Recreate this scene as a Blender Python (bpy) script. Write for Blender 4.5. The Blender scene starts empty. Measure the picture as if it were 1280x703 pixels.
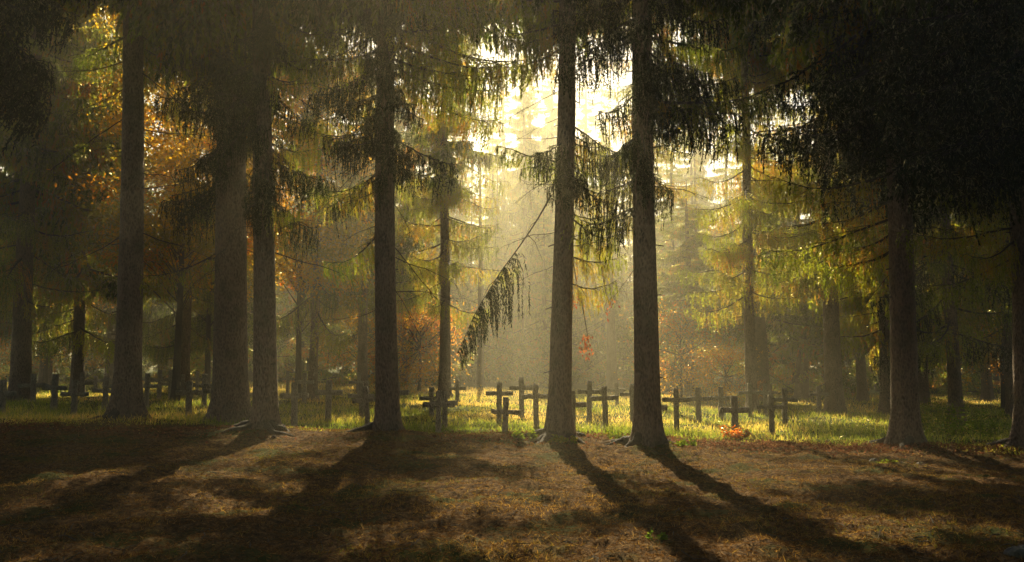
import bpy, math, random
import numpy as np
from mathutils import Vector, Euler

random.seed(7)
SC = bpy.context.scene
COL = SC.collection
R = math.radians

# ------------------------------------------------------------------ camera
PW, PH = 1280.0, 703.0
FPX = 1100.0
CAM_H = 1.6
HOR = 452.0
PITCH = math.atan((HOR - PH / 2) / FPX)
cam_d = bpy.data.cameras.new('camera')
cam = bpy.data.objects.new('camera', cam_d)
COL.objects.link(cam)
cam.location = (0, 0, CAM_H)
cam.rotation_euler = (R(90) + PITCH, 0, 0)
cam_d.sensor_width = 36
cam_d.lens = 36 * FPX / PW
cam_d.clip_start = 0.1
cam_d.clip_end = 2000
SC.camera = cam

def at(px, py, D):
    """world point seen at photo pixel (px, py) at depth y = D"""
    u = (px - PW / 2) / FPX
    v = (PH / 2 - py) / FPX
    c, s = math.cos(PITCH), math.sin(PITCH)
    t = D / (c - v * s)
    return Vector((u * t, D, CAM_H + t * (s + v * c)))

# ------------------------------------------------------------------ noise
def vnoise(x, y, seed=0):
    x = np.asarray(x, float); y = np.asarray(y, float)
    xi = np.floor(x).astype(np.int64); yi = np.floor(y).astype(np.int64)
    fx = x - xi; fy = y - yi
    fx = fx * fx * (3 - 2 * fx); fy = fy * fy * (3 - 2 * fy)
    def h(a, b):
        n = (a * 374761393 + b * 668265263 + seed * 974634777) & 0xFFFFFFFF
        n = ((n ^ (n >> 13)) * 1274126177) & 0xFFFFFFFF
        n = n ^ (n >> 16)
        return (n & 0xFFFF) / 65535.0
    a = h(xi, yi); b = h(xi + 1, yi); c = h(xi, yi + 1); d = h(xi + 1, yi + 1)
    return (a * (1 - fx) + b * fx) * (1 - fy) + (c * (1 - fx) + d * fx) * fy

def fbm(x, y, seed=0, o=4):
    s = 0; a = 0.5
    for k in range(o):
        s = s + a * vnoise(np.asarray(x) * 2 ** k, np.asarray(y) * 2 ** k, seed + k * 17)
        a *= 0.5
    return s

# ------------------------------------------------------------------ terrain
TRUNKS = []          # (x, y, mound)
def terrain(x, y):
    x = np.asarray(x, float); y = np.asarray(y, float)
    s = np.clip((y - 7) / 9.0, 0, 1); s = s * s * (3 - 2 * s)
    z = s * np.clip(-0.024 * x, -0.34, 0.34)
    near = np.clip((60 - y) / 30, 0, 1)
    z = z + near * ((fbm(x * .35, y * .35, 3) - .47) * .22)
    fg = np.clip((20 - y) / 3.0, 0, 1)
    z = z + fg * ((fbm(x * 1.7, y * 1.7, 5) - .47) * .10 + (fbm(x * 5, y * 5, 9, 3) - .44) * .16)
    # low bank along the row of trees
    z = z + .05 * np.exp(-((y - 18.2 - .5 * np.sin(x * .6)) / 1.1) ** 2)
    for (tx, ty, m) in TRUNKS:
        d2 = (x - tx) ** 2 + (y - ty) ** 2
        z = z + m * np.exp(-d2 / .9)
    return z
def tz(x, y):
    return float(terrain(np.array([x]), np.array([y]))[0])

# ------------------------------------------------------------------ materials
def new_mat(name):
    m = bpy.data.materials.new(name); m.use_nodes = True
    nt = m.node_tree; nt.nodes.clear()
    return m, nt, nt.nodes, nt.links
def ramp(nd, stops):
    r = nd.new('ShaderNodeValToRGB')
    e = r.color_ramp.elements
    while len(e) > 1: e.remove(e[-1])
    e[0].position, e[0].color = stops[0][0], (*stops[0][1], 1)
    for p, c in stops[1:]:
        k = e.new(p); k.color = (*c, 1)
    return r
def math_n(nd, lk, op, a, b):
    m = nd.new('ShaderNodeMath'); m.operation = op
    for i, v in ((0, a), (1, b)):
        if isinstance(v, (int, float)): m.inputs[i].default_value = v
        else: lk.new(v, m.inputs[i])
    return m.outputs[0]

def leaf_mat(name, stops, trans=.45, tcol=1.6, gloss=.03, rnd=.35, sat=(1, 1, 1)):
    """foliage: diffuse + translucent; colour from the face attribute 'tint' and the object's own random"""
    m, nt, nd, lk = new_mat(name)
    at_ = nd.new('ShaderNodeAttribute'); at_.attribute_name = 'tint'
    oi = nd.new('ShaderNodeObjectInfo')
    sh = math_n(nd, lk, 'MULTIPLY_ADD', oi.outputs['Random'], rnd)
    sh.node.inputs[2].default_value = -rnd / 2
    t = math_n(nd, lk, 'ADD', at_.outputs['Fac'], sh)
    cr = ramp(nd, stops); lk.new(t, cr.inputs[0])
    df = nd.new('ShaderNodeBsdfDiffuse'); lk.new(cr.outputs[0], df.inputs[0])
    mu = nd.new('ShaderNodeMix'); mu.data_type = 'RGBA'; mu.blend_type = 'MULTIPLY'; mu.inputs[0].default_value = 1
    lk.new(cr.outputs[0], mu.inputs[6]); mu.inputs[7].default_value = (tcol * sat[0], tcol * sat[1], tcol * sat[2], 1)
    tr = nd.new('ShaderNodeBsdfTranslucent'); lk.new(mu.outputs[2], tr.inputs[0])
    mx = nd.new('ShaderNodeMixShader'); mx.inputs[0].default_value = trans
    lk.new(df.outputs[0], mx.inputs[1]); lk.new(tr.outputs[0], mx.inputs[2])
    gl = nd.new('ShaderNodeBsdfGlossy'); gl.inputs['Roughness'].default_value = .5
    gl.inputs[0].default_value = (.5, .44, .24, 1)
    m2 = nd.new('ShaderNodeMixShader')
    fr = nd.new('ShaderNodeFresnel'); fr.inputs[0].default_value = 1.0 + gloss * 12
    lk.new(fr.outputs[0], m2.inputs[0])
    lk.new(mx.outputs[0], m2.inputs[1]); lk.new(gl.outputs[0], m2.inputs[2])
    o = nd.new('ShaderNodeOutputMaterial'); lk.new(m2.outputs[0], o.inputs[0])
    return m

G0, G1, G2, G3, G4 = (.014, .022, .006), (.045, .060, .011), (.095, .105, .018), (.12, .08, .022), (.15, .06, .018)
M_NEEDLE = leaf_mat('spruce_needles', [(0, G0), (.35, G1), (.6, G2), (.8, G3), (1, G4)], .65, 6.2, .03, .35, (1.05, 1, .42))
M_NEEDLE_DARK = leaf_mat('shaded_spruce_needles', [(0, (.006, .011, .004)), (.6, (.018, .03, .009)), (1, (.05, .05, .014))], .4, 2.4, .015, .3)  # near-black copy of the needles: backlit shade put into the colour
M_NEEDLE_WARM = leaf_mat('sunlit_rusty_needles', [(0, (.07, .09, .012)), (.35, (.11, .115, .017)), (.6, (.13, .095, .022)), (.85, (.14, .07, .022)), (1, (.20, .07, .018))], .68, 6.3, .03, .45, (1.05, 1, .42))  # bright copy of the needles: sun glow put into the colour, plus rust
M_AUTUMN = leaf_mat('autumn_leaves', [(0, (.14, .13, .015)), (.35, (.36, .23, .022)), (.7, (.38, .16, .02)), (1, (.30, .08, .02))], .66, 2.5, .02, .2, (1.1, 1, .5))
M_RED = leaf_mat('red_leaves', [(0, (.30, .07, .025)), (1, (.42, .15, .04))], .55, 1.5, .03, .1)
M_GRASS = leaf_mat('meadow_grass', [(0, (.06, .09, .012)), (.42, (.14, .175, .025)), (.68, (.30, .25, .065)), (1, (.45, .31, .13))], .68, 2.7, .02, 0, (1.05, 1, .6))
M_GRASS_SHORT = leaf_mat('short_grass', [(0, (.035, .06, .010)), (.4, (.08, .085, .018)), (.65, (.17, .11, .035)), (1, (.24, .14, .045))], .55, 2.4, 0, 0, (1.05, 1, .6))
M_LITTER = leaf_mat('needle_litter', [(0, (.045, .024, .010)), (.5, (.12, .06, .02)), (.85, (.22, .12, .04)), (1, (.30, .19, .065))], .35, 1.6, 0, 0)
M_LEAFLIT = leaf_mat('leaf_litter', [(0, (.08, .03, .018)), (.5, (.18, .07, .035)), (.85, (.26, .12, .05)), (1, (.34, .22, .08))], .35, 1.5, 0, 0)
M_HERB = leaf_mat('herb_leaves', [(0, (.05, .09, .015)), (.6, (.13, .16, .025)), (1, (.30, .20, .03))], .55, 2.4, 0, .2, (1, 1, .5))

def bark_mat(name, c0, c1, moss=.35, scale=7):
    m, nt, nd, lk = new_mat(name)
    tc = nd.new('ShaderNodeTexCoord')
    mp = nd.new('ShaderNodeMapping'); mp.inputs['Scale'].default_value = (1, 1, .45); lk.new(tc.outputs['Object'], mp.inputs[0])
    vo = nd.new('ShaderNodeTexVoronoi'); vo.inputs['Scale'].default_value = scale * 4; lk.new(mp.outputs[0], vo.inputs[0])
    no = nd.new('ShaderNodeTexNoise'); no.inputs['Scale'].default_value = scale; no.inputs['Detail'].default_value = 8; lk.new(mp.outputs[0], no.inputs[0])
    mixf = math_n(nd, lk, 'MULTIPLY', vo.outputs['Distance'], .9)
    f = math_n(nd, lk, 'ADD', mixf, no.outputs[0]); f = math_n(nd, lk, 'SUBTRACT', f, .35)
    cr = ramp(nd, [(.1, c0), (.75, c1)]); lk.new(f, cr.inputs[0])
    mn = nd.new('ShaderNodeTexNoise'); mn.inputs['Scale'].default_value = 2.2; mn.inputs['Detail'].default_value = 6; lk.new(tc.outputs['Object'], mn.inputs[0])
    mr = ramp(nd, [(.5, (0, 0, 0)), (.68, (moss, moss, moss))]); lk.new(mn.outputs[0], mr.inputs[0])
    mx = nd.new('ShaderNodeMix'); mx.data_type = 'RGBA'; lk.new(mr.outputs[0], mx.inputs[0]); lk.new(cr.outputs[0], mx.inputs[6]); mx.inputs[7].default_value = (.07, .08, .03, 1)
    bp = nd.new('ShaderNodeBump'); bp.inputs['Strength'].default_value = 1; bp.inputs['Distance'].default_value = .06; lk.new(f, bp.inputs['Height'])
    b = nd.new('ShaderNodeBsdfPrincipled'); b.inputs['Roughness'].default_value = .85
    lk.new(mx.outputs[2], b.inputs['Base Color']); lk.new(bp.outputs[0], b.inputs['Normal'])
    o = nd.new('ShaderNodeOutputMaterial'); lk.new(b.outputs[0], o.inputs[0])
    return m
M_BARK = bark_mat('spruce_bark', (.055, .038, .026), (.25, .17, .11), .45)
M_TWIG = bark_mat('twig_bark', (.03, .022, .016), (.09, .065, .045), .2, 20)
M_WOOD = bark_mat('weathered_cross_timber', (.15, .122, .08), (.42, .36, .25), .8, 9)
M_STONE = bark_mat('mossy_stone', (.04, .036, .028), (.13, .115, .09), .95, 5)

def ground_mat():
    m, nt, nd, lk = new_mat('forest_floor')
    tc = nd.new('ShaderNodeTexCoord')
    def noise(s, d=8, r=.6):
        n = nd.new('ShaderNodeTexNoise'); n.inputs['Scale'].default_value = s; n.inputs['Detail'].default_value = d; n.inputs['Roughness'].default_value = r
        lk.new(tc.outputs['Object'], n.inputs[0]); return n.outputs[0]
    n1, n2, n3 = noise(14), noise(.9, 5), noise(60, 3)
    f = math_n(nd, lk, 'ADD', math_n(nd, lk, 'MULTIPLY', n1, .65), math_n(nd, lk, 'MULTIPLY', n3, .35))
    cr = ramp(nd, [(.36, (.022, .013, .007)), (.48, (.08, .045, .02)), (.58, (.18, .105, .042)), (.7, (.28, .18, .075))]); lk.new(f, cr.inputs[0])
    cr.color_ramp.interpolation = 'LINEAR'
    gr = ramp(nd, [(.3, (.02, .035, .008)), (.7, (.07, .085, .018))]); lk.new(f, gr.inputs[0])
    mk = ramp(nd, [(.5, (0, 0, 0)), (.62, (.8, .8, .8))]); lk.new(n2, mk.inputs[0])
    # grassy soil further back, where the meadow grows
    sx = nd.new('ShaderNodeSeparateXYZ'); lk.new(tc.outputs['Object'], sx.inputs[0])
    mr = nd.new('ShaderNodeMapRange'); mr.inputs[1].default_value = 18.5; mr.inputs[2].default_value = 20; lk.new(sx.outputs[1], mr.inputs[0])
    mm = math_n(nd, lk, 'MAXIMUM', mk.outputs[0], mr.outputs[0])
    mx = nd.new('ShaderNodeMix'); mx.data_type = 'RGBA'; lk.new(mm, mx.inputs[0]); lk.new(cr.outputs[0], mx.inputs[6]); lk.new(gr.outputs[0], mx.inputs[7])
    bp = nd.new('ShaderNodeBump'); bp.inputs['Strength'].default_value = 1; bp.inputs['Distance'].default_value = .05; lk.new(f, bp.inputs['Height'])
    b = nd.new('ShaderNodeBsdfPrincipled'); b.inputs['Roughness'].default_value = 1; b.inputs['Specular IOR Level'].default_value = .05
    lk.new(mx.outputs[2], b.inputs['Base Color']); lk.new(bp.outputs[0], b.inputs['Normal'])
    o = nd.new('ShaderNodeOutputMaterial'); lk.new(b.outputs[0], o.inputs[0])
    return m

# ------------------------------------------------------------------ mesh builder
class MB:
    def __init__(s):
        s.v = []; s.tri = []; s.quad = []; s.tm = []; s.qm = []; s.tt = []; s.qt = []; s.n = 0
    def verts(s, a):
        a = np.asarray(a, np.float32).reshape(-1, 3); b = s.n; s.v.append(a); s.n += len(a); return b
    def tris(s, f, mat=0, tint=0.):
        f = np.asarray(f, np.int32).reshape(-1, 3); s.tri.append(f)
        s.tm.append(np.full(len(f), mat, np.int32)); s.tt.append(np.broadcast_to(np.asarray(tint, np.float32), (len(f),)))
    def quads(s, f, mat=0, tint=0.):
        f = np.asarray(f, np.int32).reshape(-1, 4); s.quad.append(f)
        s.qm.append(np.full(len(f), mat, np.int32)); s.qt.append(np.broadcast_to(np.asarray(tint, np.float32), (len(f),)))
    def tube(s, pts, rad, n=6, mat=0, cap=True):
        pts = np.asarray(pts, float); k = len(pts); rad = np.broadcast_to(np.asarray(rad, float), (k,))
        tg = np.gradient(pts, axis=0); tg /= np.linalg.norm(tg, axis=1)[:, None] + 1e-9
        ref = np.where(np.abs(tg[:, 2:3]) > .9, np.array([[1., 0, 0]]), np.array([[0, 0, 1.]]))
        a = np.cross(tg, ref); a /= np.linalg.norm(a, axis=1)[:, None] + 1e-9
        b = np.cross(tg, a)
        an = np.arange(n) * 2 * np.pi / n
        P = pts[:, None] + rad[:, None, None] * (np.cos(an)[None, :, None] * a[:, None] + np.sin(an)[None, :, None] * b[:, None])
        o = s.verts(P)
        i = np.arange(k - 1)[:, None] * n; j = np.arange(n)[None]
        q = np.stack([i + j, i + (j + 1) % n, i + n + (j + 1) % n, i + n + j], -1) + o
        s.quads(q, mat)
        if cap:
            c = s.verts(pts[[0, -1]])
            jj = np.arange(n)
            s.tris(np.stack([np.full(n, c), o + (jj + 1) % n, o + jj], -1), mat)
            e = o + (k - 1) * n
            s.tris(np.stack([np.full(n, c + 1), e + jj, e + (jj + 1) % n], -1), mat)
    def blades(s, base, tip, width, mat, tint, quad=False):
        """flat tapered leaf from base to tip with random facing"""
        base = np.asarray(base, float); tip = np.asarray(tip, float); m = len(base)
        d = tip - base
        r = RNG.normal(size=(m, 3)); w = np.cross(d, r); w /= np.linalg.norm(w, axis=1)[:, None] + 1e-9
        w *= np.broadcast_to(np.asarray(width, float), (m,))[:, None] * .5
        if quad:                                   # lozenge-shaped leaf
            md = base + d * .45
            P = np.stack([base, md + w, tip, md - w], 1); o = s.verts(P)
            s.quads(o + np.arange(m * 4).reshape(m, 4), mat, tint)
        else:
            P = np.stack([base - w, base + w, tip], 1); o = s.verts(P)
            s.tris(o + np.arange(m * 3).reshape(m, 3), mat, tint)
    def add(s, other, M, t_add=0.):
        """append another builder under a 4x4 matrix"""
        V, T, Q, tm, qm, tt, qt = other.arrays()
        A = np.array(M)
        o = s.verts(V @ A[:3, :3].T + A[:3, 3])
        if len(T): s.tri.append(T + o); s.tm.append(tm); s.tt.append(tt + np.float32(t_add))
        if len(Q): s.quad.append(Q + o); s.qm.append(qm); s.qt.append(qt + np.float32(t_add))
    def arrays(s):
        cat = lambda l, w, t: np.concatenate(l) if l else np.zeros((0, w) if w else (0,), t)
        return (cat(s.v, 3, np.float32), cat(s.tri, 3, np.int32), cat(s.quad, 4, np.int32), cat(s.tm, 0, np.int32),
                cat(s.qm, 0, np.int32), cat(s.tt, 0, np.float32), cat(s.qt, 0, np.float32))
    def mesh(s, name, mats, smooth=False):
        V, T, Q, tm, qm, tt, qt = s.arrays()
        me = bpy.data.meshes.new(name)
        me.vertices.add(len(V)); me.vertices.foreach_set('co', V.ravel())
        nl = T.size + Q.size; npoly = len(T) + len(Q)
        me.loops.add(nl); me.loops.foreach_set('vertex_index', np.concatenate([T.ravel(), Q.ravel()]).astype(np.int32))
        me.polygons.add(npoly)
        st = np.concatenate([np.arange(len(T)) * 3, T.size + np.arange(len(Q)) * 4]).astype(np.int32)
        me.polygons.foreach_set('loop_start', st)
        me.polygons.foreach_set('material_index', np.concatenate([tm, qm]).astype(np.int32))
        if smooth: me.polygons.foreach_set('use_smooth', np.ones(npoly, bool))
        a = me.attributes.new('tint', 'FLOAT', 'FACE'); a.data.foreach_set('value', np.concatenate([tt, qt]).astype(np.float32))
        for m in mats: me.materials.append(m)
        me.update(calc_edges=True)
        return me
RNG = np.random.default_rng(11)

def link(name, me, parent=None):
    o = bpy.data.objects.new(name, me); COL.objects.link(o)
    if parent is not None: o.parent = parent
    return o
def tag(o, label, cat, group=None):
    o['label'] = label; o['category'] = cat
    if group: o['group'] = group
    return o
def empty(name, loc):
    o = bpy.data.objects.new(name, None); COL.objects.link(o); o.location = loc; o.empty_display_size = .3
    return o

# ------------------------------------------------------------------ spruce boughs
def make_bough(L=3.0, droop=.25, up=.12, hang=.7, side=.8, dens=1.0, tw=.02, tl=.08, dead=0., tint0=.35, tvar=.25, detail=True):
    """a drooping limb along +X (mat 0 bark) hung with needle-clad twigs (mat 1)"""
    b = MB(); rn = RNG
    s = np.linspace(0, 1, 14)
    ph = rn.uniform(0, 6)
    ax = np.stack([L * s, .12 * L * np.sin(s * 2.3 + ph) * s * .6 + .02 * L * np.cumsum(rn.normal(0, .35, 14)) * s, L * (-droop * s + up * s ** 3) + .02 * L * np.sin(s * 5 + ph) + .012 * L * np.cumsum(rn.normal(0, .5, 14))], 1)
    if detail: b.tube(ax, .011 * L * (1 - s) ** 1.1 + .005, 6, 0)
    else: b.tube(ax[::3], (.011 * L * (1 - s) ** 1.1 + .012)[::3], 4, 0)
    def axp(t): return np.array([np.interp(t, s, ax[:, k]) for k in range(3)])
    B, T_, TI, W = [], [], [], []
    def clothe(pts, ti, spread, mult=1.):
        pts = np.asarray(pts); seg = np.linalg.norm(np.diff(pts, axis=0), axis=1); tot = seg.sum()
        m = max(3, int(tot / .018 * dens * mult))
        cum = np.concatenate([[0], np.cumsum(seg)]) / tot
        t = rn.uniform(0, 1, m)
        p = np.stack([np.interp(t, cum, pts[:, k]) for k in range(3)], 1)
        tgt = np.stack([np.interp(np.minimum(t + .05, 1), cum, pts[:, k]) - np.interp(np.maximum(t - .05, 0), cum, pts[:, k]) for k in range(3)], 1)
        tgt /= np.linalg.norm(tgt, axis=1)[:, None] + 1e-9
        r = rn.normal(size=(m, 3)); r -= (r * tgt).sum(1)[:, None] * tgt; r /= np.linalg.norm(r, axis=1)[:, None] + 1e-9
        an = rn.uniform(.25, spread, m)[:, None]
        ln = tl * rn.uniform(.6, 1.3, m)[:, None] * (1 - .35 * t[:, None])
        d = tgt * np.cos(an) + r * np.sin(an)
        B.append(p); T_.append(p + d * ln); TI.append(np.full(m, ti) + rn.normal(0, .05, m)); W.append(np.full(m, tw) * rn.uniform(.7, 1.3, m))
    def strand(p0, d0, ln, ti):
        k = 7; q = [p0]; d = np.array(d0, float); g = np.array([rn.normal(0, .12), rn.normal(0, .12), -1.])
        for i in range(k):
            d = d * .55 + g * .55; d /= np.linalg.norm(d) + 1e-9
            q.append(q[-1] + d * ln / k)
        if rn.random() > dead: clothe(q, ti, .6, 1.5 if detail else 1.)
        if detail and rn.random() < .55: b.tube(np.array(q)[::2], .0035, 3, 0, False)
        # short side shoots
        if detail:
            for i in (2, 3, 4, 5):
                if rn.random() < .6:
                    dd = np.array([rn.normal(), rn.normal(), -.5]); dd /= np.linalg.norm(dd)
                    e = q[i] + dd * ln * .16; clothe([q[i], e, e + np.array([0, 0, -.06])], ti, .7)
    ns = int(L / .125); sgn = 1
    base_ti = tint0
    for i in range(ns):
        t = .08 + .92 * (i + rn.uniform(0, .8)) / ns
        if t > .995: t = .995
        sgn = -sgn
        p = axp(t); ln = side * (.25 + .85 * (1 - t) ** .8) * rn.uniform(.6, 1.15) * min(1, .35 + 3 * t)
        a = R(rn.uniform(38, 68)) * sgn
        d = np.array([math.cos(a), math.sin(a), rn.uniform(-.35, .05)])
        q = [p]
        for k in range(5):
            d = d + np.array([0, 0, -.09]); d /= np.linalg.norm(d)
            q.append(q[-1] + d * ln / 5)
        q = np.array(q)
        if detail: b.tube(q, np.linspace(.009, .003, 6), 3, 0, False)
        ti = base_ti + rn.normal(0, tvar * .5) - .28 * (t - .5)      # inner twigs browner, tips greener
        clothe(q[1:], ti, 1.0, 1.1)
        nh = max(2, int(ln / (.15 if detail else .10)))
        for h in range(nh):
            u = (h + rn.uniform(.2, 1)) / nh
            p1 = np.array([np.interp(u, np.linspace(0, 1, 6), q[:, k]) for k in range(3)])
            strand(p1, d * .8 + rn.normal(0, .35, 3), hang * rn.uniform(.25, 1.0) * (.45 + .55 * (1 - t)), ti + rn.normal(0, tvar * .4))
        strand(p, np.array([.3, 0, -.5]), hang * rn.uniform(.3, 1.), ti)
    clothe(ax[8:], base_ti, 1.0, 1.3)
    b.blades(np.concatenate(B), np.concatenate(T_), np.concatenate(W), 1, np.clip(np.concatenate(TI), 0, 1))
    return b

def make_dead(L=1.8, droop=.2):
    """bare, thin, crooked limb with hair-fine twigs"""
    b = MB(); rn = RNG
    def limb(p, d, ln, r, lvl):
        k = 9; q = [p]; d = np.array(d, float)
        for i in range(k):
            d = d + rn.normal(0, .10, 3) + np.array([0, 0, -droop * .12 + .035 * (i / k)]); d /= np.linalg.norm(d)
            q.append(q[-1] + d * ln / k)
        q = np.array(q)
        b.tube(q, np.linspace(r, r * .3, k + 1), 5 if lvl == 0 else 3, 0, False)
        if lvl < 2:
            for i in range(2, k + 1):
                for _ in range(rn.integers(0, 3) if lvl == 0 else rn.integers(0, 2)):
                    dd = d + rn.normal(0, .75, 3) + np.array([0, 0, -.3]); dd /= np.linalg.norm(dd)
                    limb(q[i], dd, ln * rn.uniform(.18, .42), r * .4, lvl + 1)
    limb(np.zeros(3), np.array([1, 0, -.1]), L, .014, 0)
    return b

def trunk_mesh(name, Rr, H, lean=(0, 0), flare=.8, zfine=10., seed=0, mats=(M_BARK,)):
    b = MB()
    z = np.concatenate([np.arange(-.5, 1.2, .07), np.arange(1.2, zfine, .16), np.linspace(zfine, H, 12)])
    n = 26; an = np.arange(n) * 2 * np.pi / n
    rn = np.random.default_rng(seed)
    nl = rn.integers(4, 7); ph = rn.uniform(0, 6.28)
    zc = np.clip(z, 0, None)
    rad = Rr * (1 - np.clip(z, 0, H) / H * .97) ** .75
    fl = flare * np.exp(-np.clip(z + .05, 0, None) / .28) + .12 * np.exp(-np.clip(z, 0, None) / 1.3)
    lobes = 1 + .6 * np.cos(nl * an + ph) + .2 * np.cos((nl + 2) * an + 2 * ph)
    Rm = rad[:, None] * (1 + fl[:, None] * lobes[None] * .8)
    Rm = Rm * (1 + .07 * (fbm(an[None] * 3 + z[:, None] * 0, z[:, None] * 1.4, seed, 3) - .45) + .05 * (fbm(an[None] * 5 + 0 * z[:, None], z[:, None] * 9, seed + 5, 2) - .4))
    cx = lean[0] * zc + .05 * np.sin(zc * .35 + ph); cy = lean[1] * zc
    cx = cx - .05 * math.sin(ph)
    P = np.stack([cx[:, None] + Rm * np.cos(an)[None], cy[:, None] + Rm * np.sin(an)[None], np.broadcast_to(z[:, None], Rm.shape)], -1)
    o = b.verts(P); i = np.arange(len(z) - 1)[:, None] * n; j = np.arange(n)[None]
    b.quads(np.stack([i + j, i + (j + 1) % n, i + n + (j + 1) % n, i + n + j], -1) + o)
    return b.mesh(name, list(mats), True), (lambda h: (float(np.interp(h, z, cx)), float(np.interp(h, z, cy))))

# library of shared bough meshes
LIB = {}
def lib(kind, n, mats, **kw):
    LIB[kind] = [make_bough(**kw).mesh('bough', list(mats)) for _ in range(n)]
lib('dark', 6, (M_TWIG, M_NEEDLE_DARK), L=2.0, droop=.5, up=.2, hang=1.05, side=.7, dens=1.0, tint0=.4)
lib('long', 4, (M_TWIG, M_NEEDLE), L=3.0, droop=.42, up=.28, hang=1.15, side=.85, dens=.95, tint0=.42, tvar=.35)
lib('green', 5, (M_TWIG, M_NEEDLE), L=2.2, droop=.38, up=.25, hang=.85, side=.75, dens=.75, tint0=.5, tvar=.22)
lib('warm', 5, (M_TWIG, M_NEEDLE_WARM), L=2.4, droop=.35, up=.25, hang=.9, side=.75, dens=.7, tint0=.45, tvar=.3)
lib('sparse', 3, (M_TWIG, M_NEEDLE), L=1.6, droop=.0, up=.0, hang=.45, side=.4, dens=.9, tint0=.3)
LIB_L = dict(dark=2.0, long=3.0, green=2.2, warm=2.4, sparse=1.6)
DEAD = [make_dead(1.8, d).mesh('dead_branch', [M_TWIG]) for d in (.2, .5, .9, .1, .6)]

def add_bough(root, ctr, z, az, length, kind, pitch=0., variant=None, name='bough', roll=0.):
    me = LIB[kind][RNG.integers(len(LIB[kind])) if variant is None else variant % len(LIB[kind])]
    o = link(name, me, root)
    cx, cy = ctr(z)
    o.location = (cx, cy, z)
    o.rotation_euler = Euler((roll, -R(pitch), R(az)), 'XYZ')
    s = length / LIB_L[kind]; o.scale = (s, s * RNG.uniform(.9, 1.1), (s * .4 + .6) * RNG.uniform(.9, 1.15))
    return o
def add_dead(root, ctr, z, az, length, pitch=0., variant=None):
    me = DEAD[RNG.integers(len(DEAD)) if variant is None else variant % len(DEAD)]
    o = link('dead_branch', me, root); cx, cy = ctr(z); o.location = (cx, cy, z)
    o.rotation_euler = Euler((RNG.uniform(-.5, .5), -R(pitch), R(az)), 'XYZ'); s = length / 1.8; o.scale = (s, s, s)
    return o

# coarse boughs merged into crowns of trees whose single boughs cannot be told apart
COARSE = [make_bough(L=2.6, droop=.3, up=.12, hang=.75, side=.9, dens=.8, tw=.05, tl=.16, tint0=.35, tvar=.4, detail=False) for _ in range(5)]
def rotz(a, pitch, loc, s):
    M = Euler((RNG.uniform(-.2, .2), -R(pitch), R(a)), 'XYZ').to_matrix().to_4x4()
    M = np.array(M); M[:3, :3] *= s; M[:3, 3] = loc; return M
def crown_builder(z0, z1, r0, r1, n, gap=0., lean=(0, 0)):
    b = MB(); z = z0
    for i in range(n):
        t = (i + RNG.uniform(0, 1)) / n
        zz = z0 + (z1 - z0) * t
        rr = (r0 + (r1 - r0) * t) * RNG.uniform(.7, 1.15)
        b.add(COARSE[RNG.integers(5)], rotz(RNG.uniform(0, 360), RNG.uniform(-12, 8) + 10 * t, (lean[0] * zz, lean[1] * zz, zz), rr / 2.6), RNG.normal(0, .1))
    return b
TOP = [crown_builder(9.5, 27.0, 3.5, 1.2, 190).mesh('crown', [M_TWIG, M_NEEDLE]) for _ in range(2)]
TOP_THIN = [crown_builder(9.0, 22.0, 2.6, .5, 40).mesh('crown', [M_TWIG, M_NEEDLE]) for _ in range(2)]  # sparse crowns, thinned to let sunbeams through
TOP_HIGH = [crown_builder(12.5, 27.0, 3.3, 1.1, 130).mesh('crown', [M_TWIG, M_NEEDLE]) for _ in range(2)]  # dense only high up, shaped to keep sun off the near air
CROWN_MID = [crown_builder(z0, 21, 3.2, .6, 150).mesh('crown', [M_TWIG, M_NEEDLE]) for z0 in (3.0, 4.5, 6.5)]
CROWN_MIDW = [crown_builder(z0, 20, 3.2, .6, 115).mesh('crown', [M_TWIG, M_NEEDLE_WARM]) for z0 in (3.0, 5.0)]

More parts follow.
